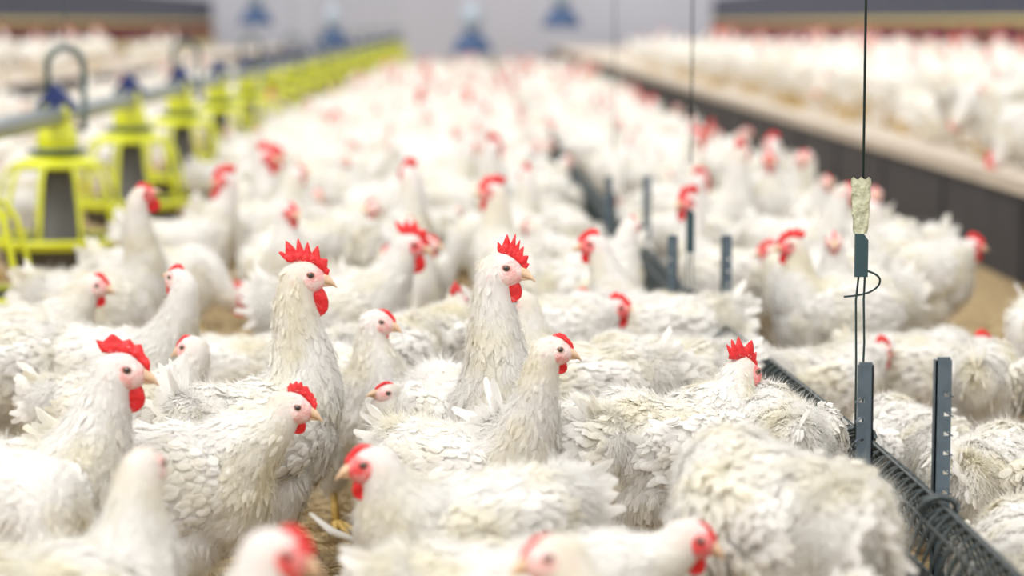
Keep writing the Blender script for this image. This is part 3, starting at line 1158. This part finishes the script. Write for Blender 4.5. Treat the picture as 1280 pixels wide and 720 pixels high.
def winch_line(u, d, vt, vm, vb, label, tape_on=True):
    """cord from the roof, taped, through a cord adjuster, to the grille"""
    r = empty('suspension_line', at(u, vm, d))
    tag(r, label, 'hanging line')
    o0 = r.location
    k = d / FPX
    zt = lambda v: (at(u, v, d).z - o0.z)
    g = MB()
    g.tube([(0.0, 0, 2.2 - o0.z), (0.001, 0, zt(vt))], 0.0017, 8)
    link('cord', g.mesh('cord', [M['cord']]), r)
    if tape_on:
        g = MB()
        nz, nt2 = 12, 9
        v = []
        for s in (0, 1):
            for i in range(nz):
                z = zt(vt) + (zt(vm) - zt(vt)) * i / (nz - 1)
                wd_ = (0.0125 - 0.0045 * (i / nz) ** 2) * (1 + 0.06 * math.sin(i * 2.1))
                for j in range(nt2):
                    x = -wd_ + 2 * wd_ * j / (nt2 - 1) - 0.0015
                    v.append((x, (-1 if s else 1) * (0.0035 - 0.003 * abs(2 * j / (nt2 - 1) - 1)) + 0.0015 * math.sin(i * 1.3 + j * 1.7), z + 0.002 * math.sin(j * 2.0) * (i == 0)))
        f = []
        for s in (0, 1):
            for i in range(nz - 1):
                for j in range(nt2 - 1):
                    b = s * nz * nt2 + i * nt2 + j
                    f.append((b, b + 1, b + nt2 + 1, b + nt2))
        o_ = nz * nt2
        for i in range(nz - 1):
            for j in (0, nt2 - 1):
                b = i * nt2 + j
                f.append((b, b + nt2, b + nt2 + o_, b + o_))
        g.add(v, f)
        link('tape', g.mesh('tape', [M['tape']]), r)
    g = MB()
    zb = zt(vm + 54)
    bw = 0.0082
    g.add([(-bw, -0.004, zb), (bw, -0.004, zb), (bw, -0.004, -0.008), (bw - 0.006, -0.004, 0.0), (-bw, -0.004, 0.0),
           (-bw, 0.004, zb), (bw, 0.004, zb), (bw, 0.004, -0.008), (bw - 0.006, 0.004, 0.0), (-bw, 0.004, 0.0)],
          [(0, 1, 6, 5), (1, 2, 7, 6), (2, 3, 8, 7), (3, 4, 9, 8), (4, 0, 5, 9)])
    g.f.append((np.array([[0 + g.n - 10, 4 + g.n - 10, 3 + g.n - 10, 2 + g.n - 10, 1 + g.n - 10]]), 0))
    g.f.append((np.array([[5 + g.n - 10, 6 + g.n - 10, 7 + g.n - 10, 8 + g.n - 10, 9 + g.n - 10]]), 0))
    link('cord_adjuster', g.mesh('cord_adjuster', [M['block']], False), r)
    g = MB()
    zf = zt(vb)
    g.tube([(-0.003, 0, zb), (-0.006, 0, zb - 0.03), (-0.0045, 0, (zb + zf) / 2), (-0.004, 0, zf)], 0.0014, 6)
    link('strand', g.mesh('strand', [M['cord']]), r)
    g = MB()
    g.tube([(0.005, 0, zb), (0.004, 0, zb - 0.03), (0.0055, 0, (zb + zf) / 2 + 0.02), (0.0045, 0, (zb + zf) / 2 - 0.02), (0.006, 0.0, zf)], 0.0014, 6)
    link('strand', g.mesh('strand', [M['cord']]), r)
    if tape_on:
        g = MB()
        P = [(0.006, 338), (0.016, 341), (0.0245, 347), (0.0240, 357), (0.013, 366), (-0.004, 370), (-0.021, 371)]
        ctl = np.array([(x, -0.004 * math.sin(i), zt(v_)) for i, (x, v_) in enumerate(P)])
        t = np.linspace(0, len(P) - 1, 40)
        ctl2 = np.stack([np.interp(t, range(len(P)), ctl[:, c]) for c in range(3)], 1)
        for _ in range(12):
            ctl2[1:-1] = (ctl2[:-2] + ctl2[2:] + ctl2[1:-1] * 2) / 4
        g.tube(ctl2, 0.0014, 6)
        link('loose_end', g.mesh('loose_end', [M['cord']]), r)


winch_line(1077, 3.05, 223, 292, 548, 'dark suspension cord with yellowed tape and adjuster, left of the notched posts')
winch_line(863, 4.75, 205, 262, 398, 'blurred suspension cord with adjuster above the second post pair', tape_on=False)
winch_line(767, 7.2, 200, 240, 290, 'faint blurred suspension cord farther back above the grille', tape_on=False)

# ------------------------------------------------------------------ hero birds
hero(626, 336, 3.20, -66, 'sharp upright rooster in the centre with raised red comb, looking right', hx=0.09, hyaw=58, hpitch=-4, comb=0.95, cback=0.3, wattle=0.75, male=True, s=1.0, tail=0.05)
hero(379, 345, 3.30, 42, 'tall rooster left of centre with the biggest spiked comb and long wattles', hx=0.075, hyaw=-38, hpitch=-4, comb=1.0, wattle=1.3, male=True, tail=1.7, fluff=1.3)
hero(472, 402, 3.55, -62, 'slim yellowish hen looking right, standing between the two tall roosters', hx=0.07, hyaw=55, hpitch=-10, comb=0.15, wattle=0.25, s=0.95)
hero(488, 493, 3.42, -115, 'small hen face looking up left, behind the lowest left-facing hen', hx=0.08, hyaw=-50, hpitch=12, comb=0.15, wattle=0.4, s=0.85)
hero(690, 437, 2.95, -32, 'smooth long-necked hen facing right below the central rooster', hx=0.12, s=0.92, hyaw=38, hpitch=-6, comb=0.25, wattle=0.4, tail=0.25, fluff=0.5)
hero(466, 580, 2.50, 208, 'hen facing left with red-ringed eye, beak pointing at the bare litter', hx=0.10, hyaw=-28, hpitch=-8, tail=0.4, comb=0.22, wattle=0.65, red=True)
hero(364, 508, 2.9, 4, 'hen facing right with small upright comb, in front of the tall left rooster', hx=0.135, hyaw=-4, hpitch=-12, comb=0.45, wattle=0.4)
hero(150, 462, 2.78, 8, 'rooster facing right at left with flat scarlet comb and round wattle', hx=0.115, hyaw=-6, hpitch=-8, comb=0.6, wattle=0.95, male=True)
hero(116, 357, 4.15, 4, 'hen facing right beneath the nearest yellow feeder', hx=0.12, hyaw=-4, hpitch=-8, comb=0.3, wattle=0.6)
hero(226, 350, 3.75, -25, 'hen with head turned back to the left, neck leaning right', hx=0.10, hyaw=165, hpitch=18, comb=0.25, wattle=0.4)
hero(176, 245, 4.75, 15, 'blurred upright hen under the second yellow feeder, head raised', hx=0.07, hyaw=10, hpitch=25, comb=0.3, wattle=0.9, red=True)
hero(513, 306, 4.55, 3, 'blurred rooster with dark red comb and wattle, behind and left of centre', hx=0.13, hyaw=-10, hpitch=-10, comb=0.9, wattle=1.1, red=True, male=True)
hero(570, 378, 4.15, 70, 'blurred bird facing away just left of the central rooster, red comb edge showing', hx=0.08, comb=0.7, wattle=0.6, red=True)
hero(513, 412, 3.95, 60, 'small-combed hen facing away between the slim hen and central rooster', hx=0.07, comb=0.35, wattle=0.2)
hero(650, 378, 3.65, 160, 'white neck with hidden face directly behind the central rooster', hx=0.09, comb=0.2, wattle=0.2, hyaw=20)
hero(768, 386, 4.25, 3, 'blurred pink-faced hen facing right, right of the central rooster', hx=0.11, hyaw=5, comb=0.35, wattle=0.6, red=True)
hero(743, 306, 4.35, 158, 'blurred left-facing hen with long pale back, in front of the second post pair', hx=0.12, hyaw=20, comb=0.4, wattle=0.5, red=True)
hero(926, 466, 3.16, 36, 'rooster with spiky scarlet comb beside the wire grille, looking right', hx=0.10, hyaw=10, hpitch=-6, comb=1.0, wattle=0.8, red=True, male=True)
hero(862, 672, 2.28, 5, 'pink-faced hen stretching its neck right at the bottom, beside the big foreground back', hx=0.165, s=0.95, tail=0.1, hyaw=-5, hpitch=-18, comb=0.05, wattle=0.6, red=True)
hero(692, 694, 1.98, 186, 'out-of-focus pale head facing left at the very bottom, right of centre', hx=0.10, hyaw=5, hpitch=-10, comb=0.05, wattle=0.1)
hero(345, 690, 1.85, 12, 'out-of-focus head with orange-red comb at the bottom, left of centre', hx=0.10, hyaw=-10, hpitch=-15, comb=0.3, wattle=1.0, red=True)
hero(178, 583, 2.28, 48, 'blurred white hen facing away in the lower left foreground', hx=0.085, hyaw=22, hpitch=0, comb=0.0, wattle=0.0)
hero(240, 434, 3.52, 8, 'small dusky pink face peeping from behind the tall left rooster', hx=0.10, hyaw=150, hpitch=-10, comb=0.15, wattle=0.3, s=0.9)
hero(990, 308, 4.6, 185, 'blurred red-combed rooster facing left beyond the grille, long white neck', hx=0.08, hyaw=5, comb=0.7, wattle=0.6, red=True)
hero(964, 316, 5.15, 170, 'blurred pink face just left of the red-combed rooster beyond the grille', hx=0.09, hyaw=0, comb=0.4, wattle=0.4, red=True, lod=1)
hero(1214, 308, 5.35, 10, 'dark-faced hen facing right before the dark board of the right platform', hx=0.11, hyaw=-5, comb=0.5, wattle=0.5, red=True, lod=0, tail=1.0)
hero(1243, 216, 7.55, 178, 'bird at the right platform edge lowering its red face over the board', hx=0.13, hyaw=0, hpitch=-40, comb=0.7, wattle=0.8, red=True, z0=PLAT, lod=1, sit=True)
hero(297, 372, 5.2, 3, 'blurred bird with lowered red head facing right, above the tall left rooster', hx=0.16, hpitch=-20, comb=0.7, wattle=0.7, red=True, lod=1)
hero(281, 226, 6.0, 10, 'blurred rooster with dark red wattle below the third yellow feeder', hx=0.10, hyaw=-160, comb=0.8, wattle=1.2, red=True, male=True, lod=1)
hero(362, 266, 5.3, -70, 'blurred small pink face above the tall left rooster comb', hx=0.08, hyaw=20, comb=0.3, wattle=0.5, red=True, lod=1)

back(735, 480, 0.31, 30, 'ruffled white back with raised tail, right of the long-necked hen', tail=1.2, fluff=1.4, hx=0.15, hz=0.13, comb=0.2, wattle=0.3)
back(962, 592, 0.31, 112, 'big fluffy white back in the right foreground against the grille', s=1.16, fluff=1.5, tail=0.1, hx=0.17, hz=0.14, comb=0.4)
back(966, 530, 0.25, 95, 'ruffled back tucked between the spiky rooster and big foreground bird', tail=0.1, fluff=1.0, hx=0.14, hz=0.2)
back(1132, 500, 0.215, 100, 'sitting white bird behind the gap between the two near posts', sit=True, hx=0.13, hz=0.16, fluff=1.2)
back(1036, 424, 0.22, 38, 'sitting bird with smooth flank left of the hanging cords, beyond the grille', sit=True, hx=0.13, hz=0.18, fluff=0.7)
back(1240, 535, 0.215, 62, 'sitting bird behind the right near post at the right edge', sit=True, hx=0.14, hz=0.14, fluff=1.0)
back(1282, 632, 0.215, 80, 'lowest bird at the right edge, cut off by the frame', sit=True, hx=0.13, hz=0.15, fluff=1.2)
back(1236, 440, 0.24, 70, 'bird with upright yellowish tail plume near the right edge', tail=1.5, fluff=1.6, hx=0.13, hz=0.2, sit=False, s=0.85)
back(1148, 400, 0.23, 20, 'fluffy bird behind the cords, below the dark-faced hen', sit=True, hx=0.13, hz=0.17, fluff=1.1)
back(300, 408, 0.225, -10, 'low white flank between the two left upright birds and the tall rooster', sit=True, hx=0.14, hz=0.16, fluff=0.8)
back(815, 432, 0.26, 160, 'pale back just left of the second post pair, head hidden', hx=0.14, hz=0.18, tail=0.1,  s=0.95)
back(18, 560, 0.30, -60, 'ruffled white body at the left edge below the scarlet-combed rooster', s=1.0, hx=0.12, hz=0.16, fluff=1.4)
0 and back(600, 640, 0.30, 30, 'smooth white back in the lower centre foreground', s=1.0, hx=0.14, hz=0.17, fluff=0.8, tail=0.6)
back(20, 410, 0.29, 50, 'white back at the left edge beneath the cut-off feeder ring', hx=0.12, hz=0.2)

# ------------------------------------------------------------------ flock
def variants(lod, specs):
    return [build(chicken_meshes(lod=lod, **s), as_one=(lod == 2)) for s in specs]


specs = [dict(hx=0.10, hz=0.35, hyaw=R(20), comb=0.2, wattle=0.3),
         dict(hx=0.13, hz=0.31, hyaw=R(-30), comb=0.15, wattle=0.2),
         dict(hx=0.15, hz=0.24, hyaw=R(0), hpitch=R(-25), comb=0.25, wattle=0.4, tail=1.2),
         dict(hx=0.08, hz=0.38, hyaw=R(60), comb=0.7, wattle=0.8, red=True, male=True),
         dict(hx=0.17, hz=0.13, hyaw=R(0), hpitch=R(-60), comb=0.2, wattle=0.3, tail=1.3, fluff=1.4),
         dict(hx=0.10, hz=0.25, hyaw=R(-70), comb=0.15, wattle=0.2, sit=True),
         dict(hx=0.19, hz=0.10, hpitch=R(-50), comb=0.3, wattle=0.3, fluff=1.2),
         dict(hx=0.16, hz=0.17, hyaw=R(30), hpitch=R(-50), comb=0.2, wattle=0.3, tail=0.8),
         dict(hx=0.09, hz=0.33, hyaw=R(-130), hpitch=R(5), comb=0.15, wattle=0.3)]
VAR1 = variants(1, specs)
VAR2 = variants(2, specs)

cand = []


def scatter(x0f, x1f, y0, y1, z, gap, zone):
    tries = int((y1 - y0) * 190)
    for _ in range(tries * 3):
        y = y0 + (y1 - y0) * rng.uniform() ** 1.0
        a, b = max(x0f(y), -0.205 * y - 0.25), min(x1f(y), 0.240 * y + 0.25)
        if b <= a:
            continue
        x = rng.uniform(a, b)
        gp = gap * (1 + max(0, y - 9) * 0.012)
        ok = all((x - q[0])**2 + (y - q[1])**2 > (gp * (0.8 if q[2] > 0.105 else 1))**2 for q in OCC if abs(q[1] - y) < 0.5)
        if ok and y < 9.5:
            k_ = FPX / y
            ux, vt = 590 + x * k_, 30 + (CAM_H - z - 0.40) * k_
            ok = not any(y < q[2] + 0.1 and abs(ux - q[0]) < 0.15 * k_ and vt < q[1] + 22 for q in SEE)
        if ok:
            OCC.append((x, y, 0.1))
            cand.append((x, y, z, zone))


scatter(lambda y: -0.97 if y > 7.5 else -0.72, lambda y: gx(y) - 0.125, 3.62, 30, 0, 0.235, 'aisle')
scatter(lambda y: gx(y) + 0.13, lambda y: PX - 0.55, 3.9, 30, 0, 0.235, 'right')
scatter(lambda y: PX + 0.17, lambda y: 4.2, 6.9, 26, PLAT, 0.27, 'platform')
scatter(lambda y: -3.2, lambda y: -1.42, 4.5, 30, 0, 0.42, 'feeder')
scatter(lambda y: -5.0, lambda y: -3.6, 16, 30, PLAT, 0.55, 'leftplat')
cand.sort(key=lambda c: c[1])
OWN = [c for c in cand][:255]
REST = cand[255:]
roots = []
zl = {'aisle': ('blurred white hen in the main flock left of the wire grille', 'main flock between feeders and grille'),
      'right': ('blurred white hen between the wire grille and the right platform', 'flock between grille and right platform'),
      'platform': ('blurred white hen standing up on the right slatted platform', 'flock on the right platform'),
      'feeder': ('blurred white hen beyond the row of yellow feeders', 'flock beyond the feeder line'),
      'leftplat': ('blurred white hen on the far left platform', 'flock on the left platform')}
proto1 = [None] * 9
proto2 = [None] * 9
for i, (x, y, z, zone) in enumerate(OWN):
    k = int(rng.integers(9))
    a = rng.uniform(0, 2 * math.pi)
    if zone == 'aisle' and rng.uniform() < 0.5:
        a = rng.normal(0, 0.7)
    s = float(rng.uniform(0.9, 1.06))
    if y < 9.0:
        if proto1[k] is None:
            proto1[k] = chicken(VAR1[k], (x, y, z), a, s)
            o = proto1[k]
        else:
            o = copy_tree(proto1[k])
            o.location, o.rotation_euler, o.scale = (x, y, z), (0, 0, a), (s,) * 3
    else:
        if proto2[k] is None:
            proto2[k] = link('chicken', VAR2[k])
            o = proto2[k]
        else:
            o = proto2[k].copy()
            C.objects.link(o)
        o.location, o.rotation_euler, o.scale = (x, y, z), (0, 0, a), (s,) * 3
    tag(o, zl[zone][0], 'chicken', zl[zone][1])

# the rest of the flock, too many to list: one object
arr = []
for me in VAR2:
    V = np.empty(len(me.vertices) * 3)
    me.vertices.foreach_get('co', V)
    lt = np.empty(len(me.loops), int)
    me.loops.foreach_get('vertex_index', lt)
    tot = np.empty(len(me.polygons), int)
    me.polygons.foreach_get('loop_total', tot)
    st = np.empty(len(me.polygons), int)
    me.polygons.foreach_get('loop_start', st)
    mi = np.empty(len(me.polygons), int)
    me.polygons.foreach_get('material_index', mi)
    names = [m.name for m in me.materials]
    arr.append((V.reshape(-1, 3), lt, tot, st, mi, names))
mats = list(M.values())
idx = {m.name: i for i, m in enumerate(mats)}
g = MB()
for (x, y, z, zone) in REST:
    V, lt, tot, st, mi, names = arr[int(rng.integers(9))]
    a = rng.uniform(0, 2 * math.pi)
    s = rng.uniform(0.9, 1.06)
    c_, s_ = math.cos(a), math.sin(a)
    W = V @ np.array([[c_, s_, 0], [-s_, c_, 0], [0, 0, 1]]) * s + np.array([x, y, z])
    base = g.n
    g.v.append(W)
    g.n += len(W)
    for kk in (3, 4):
        for j, nm in enumerate(names):
            q = st[(tot == kk) & (mi == j)]
            if len(q):
                g.f.append((np.stack([lt[q + r_] for r_ in range(kk)], -1) + base, idx[nm]))
if REST:
    o = link('distant_flock', g.mesh('distant_flock', mats))
    tag(o, 'far blurred mass of white chickens filling the back of the barn', 'flock', kind='stuff')
print('flock', len(OWN), len(REST), 'last own y', OWN[-1][1])
